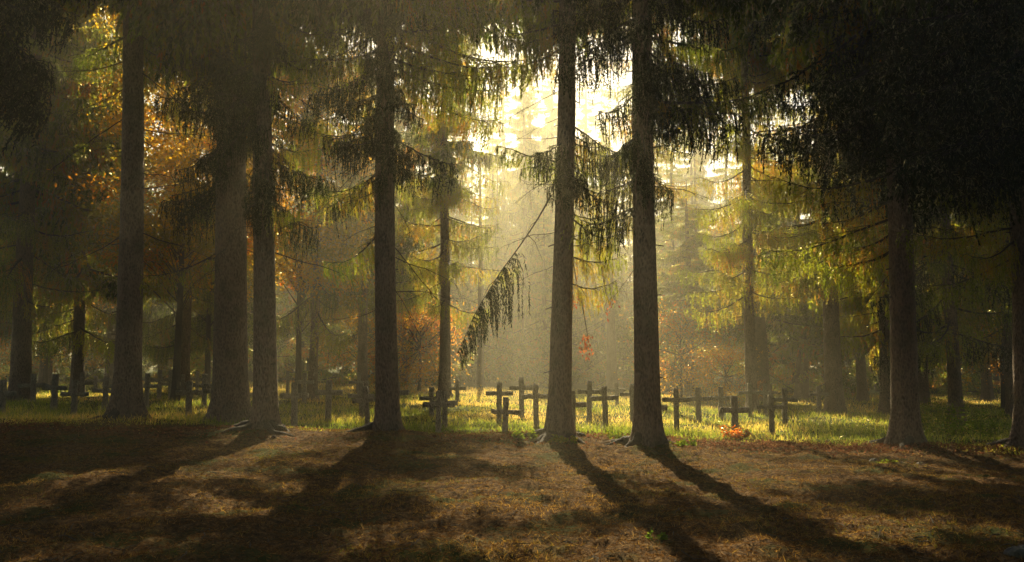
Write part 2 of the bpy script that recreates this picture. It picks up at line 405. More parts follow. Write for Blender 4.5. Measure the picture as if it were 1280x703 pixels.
# ------------------------------------------------------------------ the front row of spruces
def near_tree(px, D, rad, label, lean_px=0., H=24., seed=0, top=True, group='tall spruces of the front row', z_off=0.0, flare=.8):
    """lean_px: how far the trunk moves sideways (photo px) between its foot and the top of the picture, beyond perspective"""
    x = (px - 640) / FPX * D
    z = BASEZ[len(TREES)] if len(TREES) < len(BASEZ) else tz(x, D)
    root = empty('spruce_tree', (x, D, z))
    tag(root, label, 'tree', group)
    lean = lean_px / (FPX / D) / 9.
    me, ctr = trunk_mesh('trunk', rad, H, (lean, 0), flare, 10., seed)
    link('trunk', me, root)
    if top:
        c = link('crown', (TOP_THIN if px in (698,) else TOP)[seed % 2], root); c.rotation_euler.z = RNG.uniform(0, 6); c.location = (lean * 12, 0, 0)
    for i in range(RNG.integers(4, 7)):          # surface roots, half buried
        a = RNG.uniform(0, 6.28); ln = RNG.uniform(.5, 1.2); rb = MB(); t = np.linspace(0, 1, 9)
        ang = a + np.cumsum(RNG.normal(0, .09, 9)); rr = rad * .9 + t * ln
        q = np.stack([rr * np.cos(ang), rr * np.sin(ang), np.zeros(9)], 1)
        q[:, 2] = terrain(q[:, 0] + x, q[:, 1] + D) - z + .10 * (1 - t) ** 2 - .06 * t + RNG.normal(0, .008, 9)
        rb.tube(q, (.085 * (1 - t) + .02) * RNG.uniform(.7, 1.2), 8, 0)
        link('root', rb.mesh('root', [M_TWIG], True), root)
    for i in range(12):                          # snapped branch stubs
        hz_ = RNG.uniform(.8, 8.5); a = RNG.uniform(0, 6.28); sb = MB(); ln = RNG.uniform(.06, .3) + rad * .85
        d = np.array([math.cos(a), math.sin(a), RNG.uniform(-.35, .15)]); k = np.linspace(0, 1, 4)[:, None]
        sb.tube(d * k * ln + RNG.normal(0, .006, (4, 3)), np.array([.022, .018, .015, .011]) * RNG.uniform(.6, 1.2), 5, 0)
        o_ = link('branch_stub', sb.mesh('branch_stub', [M_TWIG], True), root); cx, cy_ = ctr(hz_); o_.location = (cx, cy_, hz_)
    TREES.append(root)
    return root, ctr, D, z
TREES = []; BASEZ = []
NEAR = [  # px, D, radius, lean px, label, flare
    (163, 20.0, .29, -13, 'tall bare spruce trunk at the left, set apart, with thin dead twigs', .9),
    (291, 20.6, .40, -5, 'thickest spruce trunk of the front row, left one of the close pair', .8),
    (335, 17.8, .235, -13, 'slimmer spruce trunk of the close pair, standing in front of the thick one', .75),
    (487, 18.2, .235, -10, 'dark straight spruce with black hanging boughs, between the close pair and the misty gap', .55),
    (698, 17.8, .225, 8, 'sunlit brown spruce trunk beside the misty gap with a broken branch hanging at its left', .75),
    (808, 16.9, .245, 6, 'dark spruce trunk just right of the brown one, casting a long shadow forward', .6),
    (1126, 18.8, .28, 0, 'spruce at the right with a bare lower trunk under a huge black crown', .8),
    (1278, 18.0, .27, 8, 'dark spruce cut by the right edge of the picture', .8),
]
for (px, D, r, l, lab, fl) in NEAR:
    TRUNKS.append(((px - 640) / FPX * D, D, .10))
for (px, D, r, l, lab, fl) in NEAR:
    x = (px - 640) / FPX * D; BASEZ.append(tz(x, D) - .08)
N = [near_tree(px, D, r, lab, l, 28, i + 1, True, flare=fl) for i, (px, D, r, l, lab, fl) in enumerate(NEAR)]

def zof(t, py):            # height above the tree's foot seen at photo row py
    return at(640, py, t[2]).z - t[3]
def reseed(t, n, py0):
    global RNG
    RNG = np.random.default_rng(int(abs(t[0].location.x) * 977 + t[2] * 131 + n * 17 + py0 * 3 + 4000))
def boughs(t, n, py0, py1, az, ln, kind, pitch=(-12, 8)):
    reseed(t, n, py0)
    for i in range(n):
        py = py0 + (py1 - py0) * (i + RNG.uniform(0, 1)) / n
        k = kind if isinstance(kind, str) else kind[RNG.integers(len(kind))]
        a = RNG.uniform(*az[RNG.integers(len(az))]) if isinstance(az[0], tuple) else RNG.uniform(*az)
        add_bough(t[0], t[1], zof(t, py), a, RNG.uniform(*ln), k, RNG.uniform(*pitch))
def deads(t, n, py0, py1, az, ln, pitch=(-25, 10)):
    reseed(t, n, py0 + 1000)
    for i in range(n):
        py = py0 + (py1 - py0) * (i + RNG.uniform(0, 1)) / n
        a = RNG.uniform(*az[RNG.integers(len(az))]) if isinstance(az[0], tuple) else RNG.uniform(*az)
        add_dead(t[0], t[1], zof(t, py), a, RNG.uniform(*ln), RNG.uniform(*pitch))
LEFT, RIGHT, FRONT, BACK, ALL = (150, 215), (-35, 35), (215, 325), (40, 140), (0, 360)
T1, T2, T3, T4, T5, T6, T7, T8 = N
deads(T1, 20, -40, 320, [LEFT, RIGHT, BACK], (.9, 2.2))
boughs(T1, 10, -120, 60, [LEFT, RIGHT, BACK], (1.4, 2.2), ('green', 'long'))
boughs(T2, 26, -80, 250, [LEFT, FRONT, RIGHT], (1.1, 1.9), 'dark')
boughs(T2, 8, -80, 330, [LEFT, BACK], (1.2, 2.0), ('green', 'warm'))
boughs(T2, 2, 220, 350, [LEFT], (1.3, 2.2), ('green', 'long'), (-30, -8))
boughs(T4, 2, 200, 320, [LEFT], (1.2, 1.9), ('warm', 'green'), (-30, -8))
boughs(T2, 8, -40, 230, [FRONT], (.8, 1.3), 'dark')
deads(T2, 10, 120, 350, [LEFT, RIGHT, FRONT], (1.0, 2.0), (-35, 0))
boughs(T3, 18, -80, 260, [FRONT, RIGHT, LEFT], (.9, 1.5), 'dark')
boughs(T3, 7, -60, 250, RIGHT, (1.0, 1.7), 'green')
boughs(T3, 8, 0, 270, [FRONT], (.6, 1.0), 'dark')
deads(T3, 14, 60, 330, [RIGHT, FRONT], (1.0, 2.2))
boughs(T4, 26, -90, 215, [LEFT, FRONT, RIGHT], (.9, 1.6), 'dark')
boughs(T4, 14, -140, 90, (-50, 40), (1.8, 2.9), ('long', 'green'))
boughs(T4, 6, -60, 220, LEFT, (1.2, 2.0), 'green')
boughs(T4, 9, -40, 220, [FRONT], (.6, 1.1), 'dark')
boughs(T4, 12, -160, 90, (-25, 25), (2.3, 3.5), ('long', 'green'))
deads(T4, 12, 120, 400, [LEFT, RIGHT], (1.0, 1.8), (-30, 0))
deads(T5, 18, -40, 330, [LEFT, RIGHT], (.5, 1.4), (-25, 15))
boughs(T5, 8, -140, 10, ALL, (1.2, 2.2), 'long')
boughs(T5, 6, 150, 230, [RIGHT, FRONT], (1.0, 1.7), 'dark')
boughs(T5, 9, 150, 350, [(-50, 20)], (.8, 1.4), ('warm', 'green'))
boughs(T5, 10, -120, 60, [LEFT], (1.0, 1.8), ('green', 'long'))
boughs(T5, 3, 165, 215, [FRONT], (.6, .9), 'dark')
add_bough(T5[0], T5[1], zof(T5, 205), 186, 1.45, 'sparse', 12, 0)
add_bough(T5[0], T5[1], zof(T5, 215), 200, 1.0, 'sparse', 0, 1)
boughs(T6, 24, -90, 130, [FRONT, RIGHT, RIGHT, LEFT], (1.0, 1.9), 'dark')
boughs(T6, 6, -90, 160, RIGHT, (1.8, 2.6), 'long')
boughs(T6, 5, 100, 250, [RIGHT, LEFT], (.7, 1.3), 'dark')
boughs(T6, 4, 120, 280, LEFT, (.6, 1.1), 'warm')
boughs(T6, 12, -20, 220, [FRONT], (.6, 1.2), 'dark')
deads(T6, 10, 60, 330, [RIGHT, LEFT], (.8, 1.6))
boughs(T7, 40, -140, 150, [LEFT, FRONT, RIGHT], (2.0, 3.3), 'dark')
boughs(T7, 10, -100, 200, [FRONT], (1.3, 2.2), 'dark')
boughs(T7, 5, 200, 330, [(120, 190)], (1.6, 3.2), ('green', 'warm'))
boughs(T7, 22, -120, 190, [(30, 150)], (2.0, 3.4), 'dark')  # rear boughs added to keep sun off the air in front
deads(T7, 8, 180, 330, [LEFT, RIGHT], (1.0, 2.4))
boughs(T8, 40, -120, 190, [(70, 250)], (1.8, 3.0), 'dark')
boughs(T8, 8, 160, 330, [(110, 200)], (1.4, 2.4), ('green', 'long'))

# the broken limb hanging left of the sunlit trunk
def broken_limb():
    b = MB(); rn = RNG
    p0 = at(689, 244, 17.8); p1 = at(573, 441, 17.3)
    org = Vector((N[4][0].location))
    s = np.linspace(0, 1, 12)[:, None]
    a = np.array(p0)[None] * (1 - s) + np.array(p1)[None] * s - np.array(org)[None]
    a[:, 2] += .16 * np.sin(s[:, 0] * np.pi) + .012 * np.cumsum(rn.normal(0, 1, 12)) * s[:, 0]; a[:, 0] += .07 * np.sin(s[:, 0] * 6) + .012 * np.cumsum(rn.normal(0, 1, 12)) * s[:, 0]
    b.tube(a, np.linspace(.019, .005, 12), 6, 0)
    B, T_ = [], []
    for t0, dx, dz in ((.3, .3, -.5), (.48, .35, -.55), (.6, -.25, -.35), (.2, -.2, -.25)):      # forks
        p = np.array([np.interp(t0, s[:, 0], a[:, k]) for k in range(3)])
        b.tube(np.array([p, p + [dx * .5, 0, dz * .3], p + [dx, .05, dz]]), [.009, .006, .003], 4, 0)
    for i in range(115):
        t = rn.uniform(.42, 1.0)
        p = np.array([np.interp(t, s[:, 0], a[:, k]) for k in range(3)])
        ln = rn.uniform(.2, 1.0) ** 1.3 * 1.7 * (1.1 - t) + .15
        off = np.array([rn.uniform(0, .35) * (1.1 - t) + .05, rn.normal(0, .14), -.05])
        q = np.array([p, p + off * .6, p + off + np.array([0, 0, -ln * .4]), p + off * 1.05 + np.array([0, 0, -ln])])
        m = int(ln / .011); u = rn.uniform(0, 1, m)
        pp = np.stack([np.interp(u, [0, .2, .55, 1], q[:, k]) for k in range(3)], 1)
        d = np.stack([rn.normal(0, .45, m), rn.normal(0, .45, m), -np.ones(m)], 1); d /= np.linalg.norm(d, axis=1)[:, None]
        B.append(pp); T_.append(pp + d * rn.uniform(.04, .09, (m, 1)))
    B = np.concatenate(B); b.blades(B, np.concatenate(T_), .017, 1, rn.normal(.35, .1, len(B)))
    return b.mesh('broken_branch', [M_TWIG, M_NEEDLE_DARK])  # needles darkened in colour to stand as a silhouette
bl = link('broken_branch', broken_limb(), N[4][0]); bl['label'] = 'broken branch hanging steeply with tassels of dead needles'

# a spruce outside the left edge whose dark boughs hang into the picture
def side_tree(px, D, rad, label, seed):
    x = (px - 640) / FPX * D; z = tz(x, D) - .08
    root = empty('spruce_tree', (x, D, z)); tag(root, label, 'tree', 'tall spruces of the front row')
    me, ctr = trunk_mesh('trunk', rad, 28, (0, 0), .8, 10, seed); link('trunk', me, root)
    link('crown', TOP[seed % 2], root)
    return root, ctr, D, z
TL = side_tree(-75, 15.0, .27, 'spruce off the left edge whose dark bough hangs into the top left corner', 21)
boughs(TL, 6, -40, 30, (-25, 5), (2.2, 2.7), 'dark', (-42, -22))
boughs(TL, 10, -140, 60, (-60, 60), (1.4, 2.2), 'dark')
TR = side_tree(1370, 14.5, .30, 'spruce off the right edge whose black boughs shade the top right corner', 22)
boughs(TR, 30, -140, 170, (130, 240), (2.0, 3.4), 'dark')

# ------------------------------------------------------------------ spruces standing among and behind the graves
def mid_spruce(px, D, rad, label, crown=None, H=22, seed=0, specs=(), dead=(), group='spruces standing behind the front row', rz=None):
    x = (px - 640) / FPX * D; z = tz(x, D) - .05
    root = empty('spruce_tree', (x, D, z)); tag(root, label, 'tree', group)
    me, ctr = trunk_mesh('trunk', rad, H, (RNG.uniform(-.006, .006), 0), .6, 10, seed); link('trunk', me, root)
    t = (root, ctr, D, z)
    if crown is not None:
        c = link('crown', crown, root); c.rotation_euler.z = RNG.uniform(0, 6)
        if px in (232, 392, 806): c.location.z = {232: 5.5, 392: 3.2, 806: 3.6}[px]  # crowns lifted so low sun passes under them
    for sp in specs: boughs(t, *sp)
    for sp in dead: deads(t, *sp)
    return t
mid_spruce(556, 37, .24, 'misty spruce trunk between the graves, lit yellow boughs reaching right into the gap', TOP_THIN[0], 24, 31,
           [(20, -40, 340, [RIGHT, FRONT], (1.8, 3.3), 'warm'), (14, -40, 310, [RIGHT, FRONT], (1.8, 3.2), 'green'), (30, 0, 390, [LEFT, FRONT], (1.8, 3.6), ('warm', 'green'))],
           [(6, 250, 400, [LEFT, RIGHT], (1.2, 2.4))])
mid_spruce(1040, 32, .31, 'hazy grey spruce trunk left of the bare right trunk, with bright green boughs', TOP_HIGH[1], 28, 32,
           [(24, 180, 350, [LEFT, FRONT], (2.2, 4.0), ('green', 'warm')), (20, 20, 250, [LEFT, FRONT, BACK], (2.0, 3.6), 'warm'), (20, 40, 340, [RIGHT, FRONT], (1.8, 3.), ('green', 'warm'))])
mid_spruce(938, 31, .2, 'slim spruce hung with rusty brown twigs, right of the dark shadow casting trunk', TOP_HIGH[0], 28, 33,
           [(46, -20, 350, [FRONT, LEFT, RIGHT], (1.6, 3.0), ('warm', 'warm', 'green')), (8, 250, 380, [LEFT, FRONT], (1.6, 2.4), 'warm')])
mid_spruce(806, 34, .2, 'added spruce hidden behind the dark shadow casting trunk, its crown shading the foreground', TOP_HIGH[1], 31, 42,
           [(14, 60, 230, [RIGHT, LEFT], (1.4, 2.4), ('warm', 'green'))])  # invented tree, placed so its crown shades the foreground
mid_spruce(392, 32, .16, 'spruce hidden behind the slim left trunk, brown drooping boughs at its right', TOP_HIGH[0], 31, 34,
           [(36, 0, 390, ALL, (1.5, 3.0), ('warm', 'green', 'long'))], [(10, 200, 420, ALL, (1.2, 2.4))])
mid_spruce(30, 28, .30, 'pale hazy spruce trunk near the left edge with olive boughs', CROWN_MID[2], 22, 35,
           [(42, -20, 380, ALL, (1.6, 3.0), ('long', 'green'))])
mid_spruce(100, 32, .22, 'dim spruce left of the bare left trunk, olive green drooping boughs', CROWN_MID[1], 22, 36,
           [(46, -20, 420, ALL, (1.6, 3.0), ('long', 'green', 'warm'))])
mid_spruce(232, 34, .22, 'spruce seen between the bare left trunk and the thick trunk, low dark boughs', TOP_HIGH[1], 33, 37,
           [(22, 220, 430, ALL, (1.4, 2.4), ('long', 'green'))])
mid_spruce(1190, 27, .19, 'thin dark trunk right of the bare right trunk, olive boughs all round', TOP_HIGH[0], 28, 38,
           [(34, 100, 430, ALL, (1.6, 2.9), ('long', 'green', 'dark'))])
mid_spruce(1262, 31, .22, 'spruce behind the right edge trunk with low rusty boughs', CROWN_MIDW[1], 22, 39,
           [(20, 120, 440, ALL, (1.6, 2.9), ('long', 'warm'))])
mid_spruce(1105, 33, .25, 'spruce hidden behind the bare right trunk with low yellow green boughs', CROWN_MIDW[0], 22, 41,
           [(10, 250, 420, [LEFT, FRONT], (1.6, 2.6), 'warm')])
# further individuals, trunks in the mist
G_MIST = 'misty trunks behind the graves'
MIST = [
    (-20, 38, .26, 0, 'misty spruce at the left edge of the clearing, far behind the first cross'),
    (60, 42, .26, 1, 'faint spruce trunk behind the leftmost crosses'),
    (140, 46, .24, 0, 'faint spruce behind the bare left trunk'),
    (290, 40, .25, 1, 'spruce in the mist right behind the thick trunk'),
    (455, 40, .24, 2, 'spruce in the mist just left of the straight dark trunk'),
    (505, 50, .24, 1, 'far spruce just right of the straight dark trunk'),
    (860, 44, .26, 2, 'faint trunk in the mist just right of the shadow casting trunk'),
    (950, 42, .36, 2, 'broad faint trunk in the mist behind the crosses on the right'),
    (1000, 47, .36, 1, 'broad pale trunk left of the hazy grey one'),
    (1075, 43, .24, 0, 'dim spruce between the hazy grey trunk and the bare right trunk'),
    (1150, 40, .25, 1, 'dim spruce just right of the bare right trunk'),
    (1230, 44, .24, 0, 'dim spruce far behind the thin dark trunk on the right'),
    (1330, 38, .26, 0, 'dim spruce beyond the right edge trunk'),
]
LOWER = {860: .5, 950: .58, 1000: .62, 290: .5, 455: .75, 60: 1.25, 140: 1.25}
for i, (px, D, r, k, lab) in enumerate(MIST):
    t = mid_spruce(px, D, r, lab, CROWN_MID[k], 22, 60 + i, group=G_MIST)
    for c in t[0].children:                      # trees lowered or raised to pass or block the sun
        c.scale.z = LOWER.get(px, 1)
for (px, D, lab) in ((662, 90, 'tallest pale spruce far off in the bright gap, left of the sunlit trunk'), (735, 94, 'tall pale spruce far off, right of the sunlit trunk'), (690, 86, 'tall pale spruce far off, right behind the sunlit trunk'), (655, 70, 'slender pale spruce nearest in the bright gap, just left of the sunlit trunk'), (628, 97, 'tall pale spruce farthest off in the bright gap, above the broken branch'), (875, 88, 'tall pale spruce far off, right of the shadow casting trunk')):
    t = mid_spruce(px, D, .3, lab, CROWN_MID[0], 22, 90 + px, group=G_MIST)
    t[0].scale = (1.5, 1.5, 1.55) if D > 80 else (.85, .85, 1.4)
# bare poles in the bright gap
for i, (px, D, r, lab) in enumerate([(600, 58, .24, 'faint pole like trunk in the bright mist left of the sunlit trunk'),
                                     (764, 50, .30, 'faint trunk in the bright mist between the sunlit and the shadow casting trunks')]):
    mid_spruce(px, D, r, lab, None, 16, 80 + i, dead=[(12, 250, 400, ALL, (1.5, 2.5))], group=G_MIST)

# ------------------------------------------------------------------ broadleaf trees in autumn colour
def leafy_crown(rad, z0, z1, nclump, nleaf, lw, tint0=.45):
    b = MB(); rn = RNG; B, T_, TI = [], [], []
    cs = []
    for i in range(nclump):
        th = rn.uniform(0, 6.28); t = rn.uniform(0, 1)
        rr = rad * math.sqrt(rn.uniform(.05, 1)) * (1 - .55 * abs(t - .45))
        c = np.array([rr * math.cos(th), rr * math.sin(th), z0 + (z1 - z0) * t]); cs.append(c)
        m = int(nleaf / nclump * rn.uniform(.5, 1.6)); sp = rn.uniform(.3, .75)
        p = c + rn.normal(size=(m, 3)) * sp * np.array([1, 1, .45])
        d = rn.normal(size=(m, 3)) + np.array([0, 0, -.5]); d /= np.linalg.norm(d, axis=1)[:, None]
        B.append(p); T_.append(p + d * lw * rn.uniform(.8, 1.6, (m, 1))); TI.append(np.full(m, tint0 + rn.normal(0, .2)) + rn.normal(0, .1, m))
        base = np.array([0, 0, max(1.5, c[2] - rr * .9)])
        mid = base * .5 + c * .5 + np.array([0, 0, .2]) + rn.normal(0, .15, 3)
        b.tube(np.array([base, mid, c]), [.026, .014, .005], 4, 0, False)
    B = np.concatenate(B); b.blades(B, np.concatenate(T_), lw * .65, 1, np.clip(np.concatenate(TI), 0, 1), True)
    return b.mesh('crown', [M_TWIG, M_AUTUMN])
LEAFY = [leafy_crown(2.7, 3.6, 13, 90, 42000, .11, .3), leafy_crown(2.2, 1.2, 8.5, 50, 11000, .085, .55), leafy_crown(1.5, .4, 3.0, 26, 5500, .07, .5)]
def leafy(px, D, k, label, rad=.12, H=11, sc=1., cat='tree', name='beech_tree', group='autumn coloured broadleaf trees'):
    x = (px - 640) / FPX * D; z = tz(x, D) - .05
    root = empty(name, (x, D, z)); tag(root, label, cat, group); root.scale = (sc, sc, sc)
    me, ctr = trunk_mesh('trunk', rad, H, (0, 0), .5, 6, int(px) + 7, (M_TWIG,)); link('trunk', me, root)
    c = link('crown', LEAFY[k], root); c.rotation_euler.z = RNG.uniform(0, 6)
leafy(222, 29, 0, 'golden orange beech glowing between the bare left trunk and the thick trunk')
leafy(262, 37, 0, 'second golden beech, farther off and partly hidden by the thick trunk')
leafy(375, 33, 0, 'golden beech behind the slim left trunk, low leaves over the crosses', .12, 11)
leafy(450, 45, 1, 'small tawny beech in the mist left of the straight dark trunk', .1, 8)
leafy(525, 44, 2, 'low tawny bush in the mist right of the straight dark trunk', .05, 2.5, 1.4, 'bush', 'beech_bush', 'tawny bushes at the back of the clearing')
leafy(850, 42, 2, 'low pinkish brown bush right of the shadow casting trunk', .05, 2.5, 1.4, 'bush', 'beech_bush', 'tawny bushes at the back of the clearing')
leafy(990, 52, 1, 'pale brown beech far behind the right hand crosses', .1, 8, 1., )
leafy(1250, 37, 1, 'rust coloured beech low behind the right edge trunk', .1, 8)
leafy(60, 40, 1, 'dull orange beech in the shade behind the leftmost crosses', .1, 8)
leafy(905, 36, 2, 'small bush with one golden sprig behind the right hand crosses', .05, 2.5, .8, 'bush', 'beech_bush', 'tawny bushes at the back of the clearing')

# ------------------------------------------------------------------ the far wood that reads as one mass
def far_wood():
    b = MB(); rn = RNG
    small = [make_bough(L=2.6, droop=.3, hang=.8, side=1., dens=.14, tw=.085, tl=.25, tint0=.35, tvar=.4, detail=False) for _ in range(4)]
    def tree(x, y, H, r, zc):
        z = tz(x, y)
        zz = np.linspace(-.3, H, 7)
        b.tube(np.stack([np.full(7, x), np.full(7, y), zz + z], 1), r * (1 - np.linspace(0, .95, 7)), 7, 0, False)
        n = int((H - zc) * (6.5 if -8 < x < 14 and y > 50 else 3.2))
        for i in range(n):
            t = rn.uniform(0, 1) ** 1.15; h = zc + (H - zc) * t
            rr = (2.7 * (1 - t) + .4) * rn.uniform(.7, 1.15)
            b.add(small[rn.integers(4)], rotz(rn.uniform(0, 360), rn.uniform(-12, 8), (x, y, z + h), rr / 2.6), rn.normal(0, .12))
    for row, (y0, n) in enumerate(((56, 28), (65, 34), (74, 40), (84, 46), (96, 50))):
        for i in range(n):
            half = y0 * .78
            x = -half + 2 * half * (i + rn.uniform(.1, .9)) / n; y = y0 + rn.uniform(-4, 5)
            if row < 1 and -3.5 < x < 7.5: continue
            mid = -8 < x < 14
            lane = -5.5 < x < 9.5  # trees shaped low here so sun reaches the central mist
            tree(x, y, (4 + (y - 48) * .6) * rn.uniform(.85, 1.1) if lane else rn.uniform(15, 18) + 4.2 * min(row, 4) if mid else rn.uniform(20, 26), rn.uniform(.16, .3), rn.uniform(.8, 3) if lane else rn.uniform(1.5, 6))
    # the wood goes on all round: unseen trees added to block sky light
    for i in range(84):
        while True:
            x = rn.uniform(-34, 34); y = rn.uniform(-26, 22)
            if (y < -3.5 or abs(x) > .62 * y + 5.5) and math.hypot(x, y) > 5: break
        tree(x, y, rn.uniform(20, 26), rn.uniform(.2, .3), rn.uniform(3, 7))
    # undergrowth along its edge
    for i in range(950):
        x = rn.uniform(-50, 50); y = rn.uniform(47, 62) + (10 if -3 < x < 7 else 0)
        z = tz(x, y)
        b.add(small[rn.integers(4)], rotz(rn.uniform(0, 360), rn.uniform(10, 50), (x, y, z + rn.uniform(.1, 2.2)), rn.uniform(.5, .9)), rn.normal(.1, .2))
    return b.mesh('distant_wood', [M_TWIG, M_NEEDLE])
fw = link('distant_wood', far_wood()); fw['kind'] = 'stuff'
fw['label'] = 'hazy far wood of spruces closing the clearing, with unseen trees added around the viewpoint'; fw['category'] = 'wood'

# ------------------------------------------------------------------ ground
gx = np.unique(np.concatenate([np.linspace(-300, -30, 28), np.linspace(-30, -11, 40), np.arange(-11, 11.01, .09), np.linspace(11, 30, 40), np.linspace(30, 300, 28)]))
gy = np.unique(np.concatenate([np.linspace(-300, -2, 30), np.linspace(-2, 5, 20), np.arange(5, 20.5, .09), np.arange(20.5, 60, .5), np.linspace(60, 320, 40)]))
GX, GY = np.meshgrid(gx, gy)
gb = MB(); o = gb.verts(np.stack([GX, GY, terrain(GX, GY)], -1))
nx = len(gx); ii = np.arange(len(gy) - 1)[:, None] * nx; jj = np.arange(nx - 1)[None]
gb.quads(np.stack([ii + jj, ii + jj + 1, ii + nx + jj + 1, ii + nx + jj], -1) + o)
g = link('ground', gb.mesh('ground', [ground_mat()], True)); g['kind'] = 'structure'

def stuff(name, b, mats, label, cat):
    o = link(name, b.mesh(name, mats)); o['kind'] = 'stuff'; o['label'] = label; o['category'] = cat
    return o
# meadow grass among the graves
def meadow():
    b = MB(); rn = RNG
    m = 300000
    y = 17.4 + 35 * rn.uniform(0, 1, m) ** 1.7
    x = (rn.uniform(-1, 1, m)) * (y * .66 + 1)
    den = fbm(x * .5, y * .5, 31) + .35 * fbm(x * 3, y * 3, 33)
    edge = 18.7 + 2.2 * (fbm(x * .6, x * 0, 41) - .5) + 1.6 * (fbm(x * 2.5, y * 2.5, 43) - .5) - .8 * np.clip((x - 6) / 4, 0, 1)
    keep = (den > rn.uniform(.25, .75, m)) & (y > edge)
    x, y, den = x[keep], y[keep], den[keep]; m = len(x)
    z = terrain(x, y)
    hgt = (.04 + .2 * rn.uniform(0, 1, m) ** 2.2) * (.3 + 1.2 * fbm(x * .4, y * .4, 35)) * np.clip((y - 17.6) / 3, .3, 1)
    P = np.stack([x, y, z - .01], 1)
    d = rn.normal(0, .32, (m, 3)); d[:, 2] = 1; d /= np.linalg.norm(d, axis=1)[:, None]
    md = P + d * hgt[:, None] * .6
    d2 = d + rn.normal(0, .35, (m, 3)); d2[:, 2] -= .15; d2 /= np.linalg.norm(d2, axis=1)[:, None]
    tp = md + d2 * hgt[:, None] * .5
    ti = np.clip((fbm(x * .35, y * .35, 37) - .2) * 1.4 + .012 * (y - 19) + .5 * (fbm(x * 1.6, y * 1.6, 39) - .47) + rn.normal(0, .14, m), 0, 1)
    w = np.cross(d, rn.normal(size=(m, 3))); w /= np.linalg.norm(w, axis=1)[:, None]
    w *= (.005 + .0035 * rn.uniform(0, 1, m) + .00012 * (y - 18))[:, None]
    V = np.stack([P - w, P + w, md + w * .7, md - w * .7, tp], 1); o = b.verts(V)
    k = np.arange(m) * 5 + o
    b.quads(np.stack([k, k + 1, k + 2, k + 3], 1), 0, ti); b.tris(np.stack([k + 3, k + 2, k + 4], 1), 0, np.clip(ti + .15, 0, 1))
    return b
stuff('meadow_grass', meadow(), [M_GRASS], 'long green and straw coloured grass growing among the crosses', 'grass')
def short_grass():
    b = MB(); rn = RNG; m = 420000
    y = 5.5 + 14 * rn.uniform(0, 1, m) ** 1.2; x = rn.uniform(-1, 1, m) * (y * .62 + 1)
    den = fbm(x * .8, y * .8, 51) * .8 + .5 * fbm(x * 4, y * 4, 53)
    keep = den > rn.uniform(.5, 1.05, m); x, y = x[keep], y[keep]; m = len(x)
    P = np.stack([x, y, terrain(x, y) - .005], 1)
    d = rn.normal(0, .7, (m, 3)); d[:, 2] = rn.uniform(.25, 1, m); d /= np.linalg.norm(d, axis=1)[:, None]
    h = .014 + .05 * rn.uniform(0, 1, m) ** 2 * (.4 + fbm(x * 1.1, y * 1.1, 55) * 1.6)
    mossy = np.exp(-((x + 8.3) / 2.2) ** 2 - ((y - 17.2) / .8) ** 2) + .8 * np.exp(-((x + 4) / 1.6) ** 2 - ((y - 16.6) / .6) ** 2)
    ti = np.clip(.1 + fbm(x * .9, y * .9, 57) * 1.2 + rn.normal(0, .15, m) - mossy * .8, 0, 1)
    b.blades(P, P + d * h[:, None], .007, 0, ti)
    return b
stuff('short_grass', short_grass(), [M_GRASS_SHORT], 'thin short grass and moss on the foreground soil', 'grass')
def litter():
    b = MB(); rn = RNG; m = 200000
    y = 5.5 + 14 * rn.uniform(0, 1, m) ** 1.2; x = rn.uniform(-1, 1, m) * (y * .62 + 1)
    P = np.stack([x, y, terrain(x, y) + .006], 1)
    d = rn.normal(0, 1, (m, 3)); d[:, 2] = np.abs(d[:, 2]) * .45; d /= np.linalg.norm(d, axis=1)[:, None]
    b.blades(P, P + d * rn.uniform(.02, .07, (m, 1)), rn.uniform(.004, .012, m), 0, np.clip(rn.normal(.5, .25, m), 0, 1))
    return b
def twigs():
    b = MB(); rn = RNG
    for i in range(420):
        y = rn.uniform(5.8, 18.5); x = rn.uniform(-1, 1) * (y * .62 + .5); a = rn.uniform(0, 6.28); ln = rn.uniform(.08, .4)
        t = np.linspace(-.5, .5, 5)[:, None]
        q = np.array([[x, y, 0]]) + t * ln * np.array([[math.cos(a), math.sin(a), 0]]) + rn.normal(0, .012, (5, 3))
        q[:, 2] = terrain(q[:, 0], q[:, 1]) + .012 + rn.uniform(0, .02)
        b.tube(q, np.linspace(.006, .003, 5) * rn.uniform(.6, 1.5), 4, 0)
    return b
stuff('fallen_twigs', twigs(), [M_TWIG], 'small broken twigs scattered over the foreground soil', 'twigs')
stuff('fallen_needles', litter(), [M_LITTER], 'brown fallen needles and bits of bark covering the foreground soil', 'litter')
def leaflitter():
    b = MB(); rn = RNG; m = 26000
    y = rn.normal(18.3, .7, m); x = rn.uniform(-11, 11, m)
    den = fbm(x * .5, y * .9, 61) + .25 * np.exp(-((x - 6) / 2.5) ** 2)
    keep = den > rn.uniform(.3, .8, m); x, y = x[keep], y[keep]; m = len(x)
    P = np.stack([x, y, terrain(x, y) + .012], 1)
    d = rn.normal(0, 1, (m, 3)); d[:, 2] = np.abs(d[:, 2]) * .5; d /= np.linalg.norm(d, axis=1)[:, None]
    b.blades(P, P + d * rn.uniform(.03, .08, (m, 1)), rn.uniform(.02, .045, m), 0, np.clip(rn.normal(.5, .25, m), 0, 1), True)
    return b
stuff('fallen_leaves', leaflitter(), [M_LEAFLIT], 'reddish brown fallen leaves along the edge of the grass', 'litter')

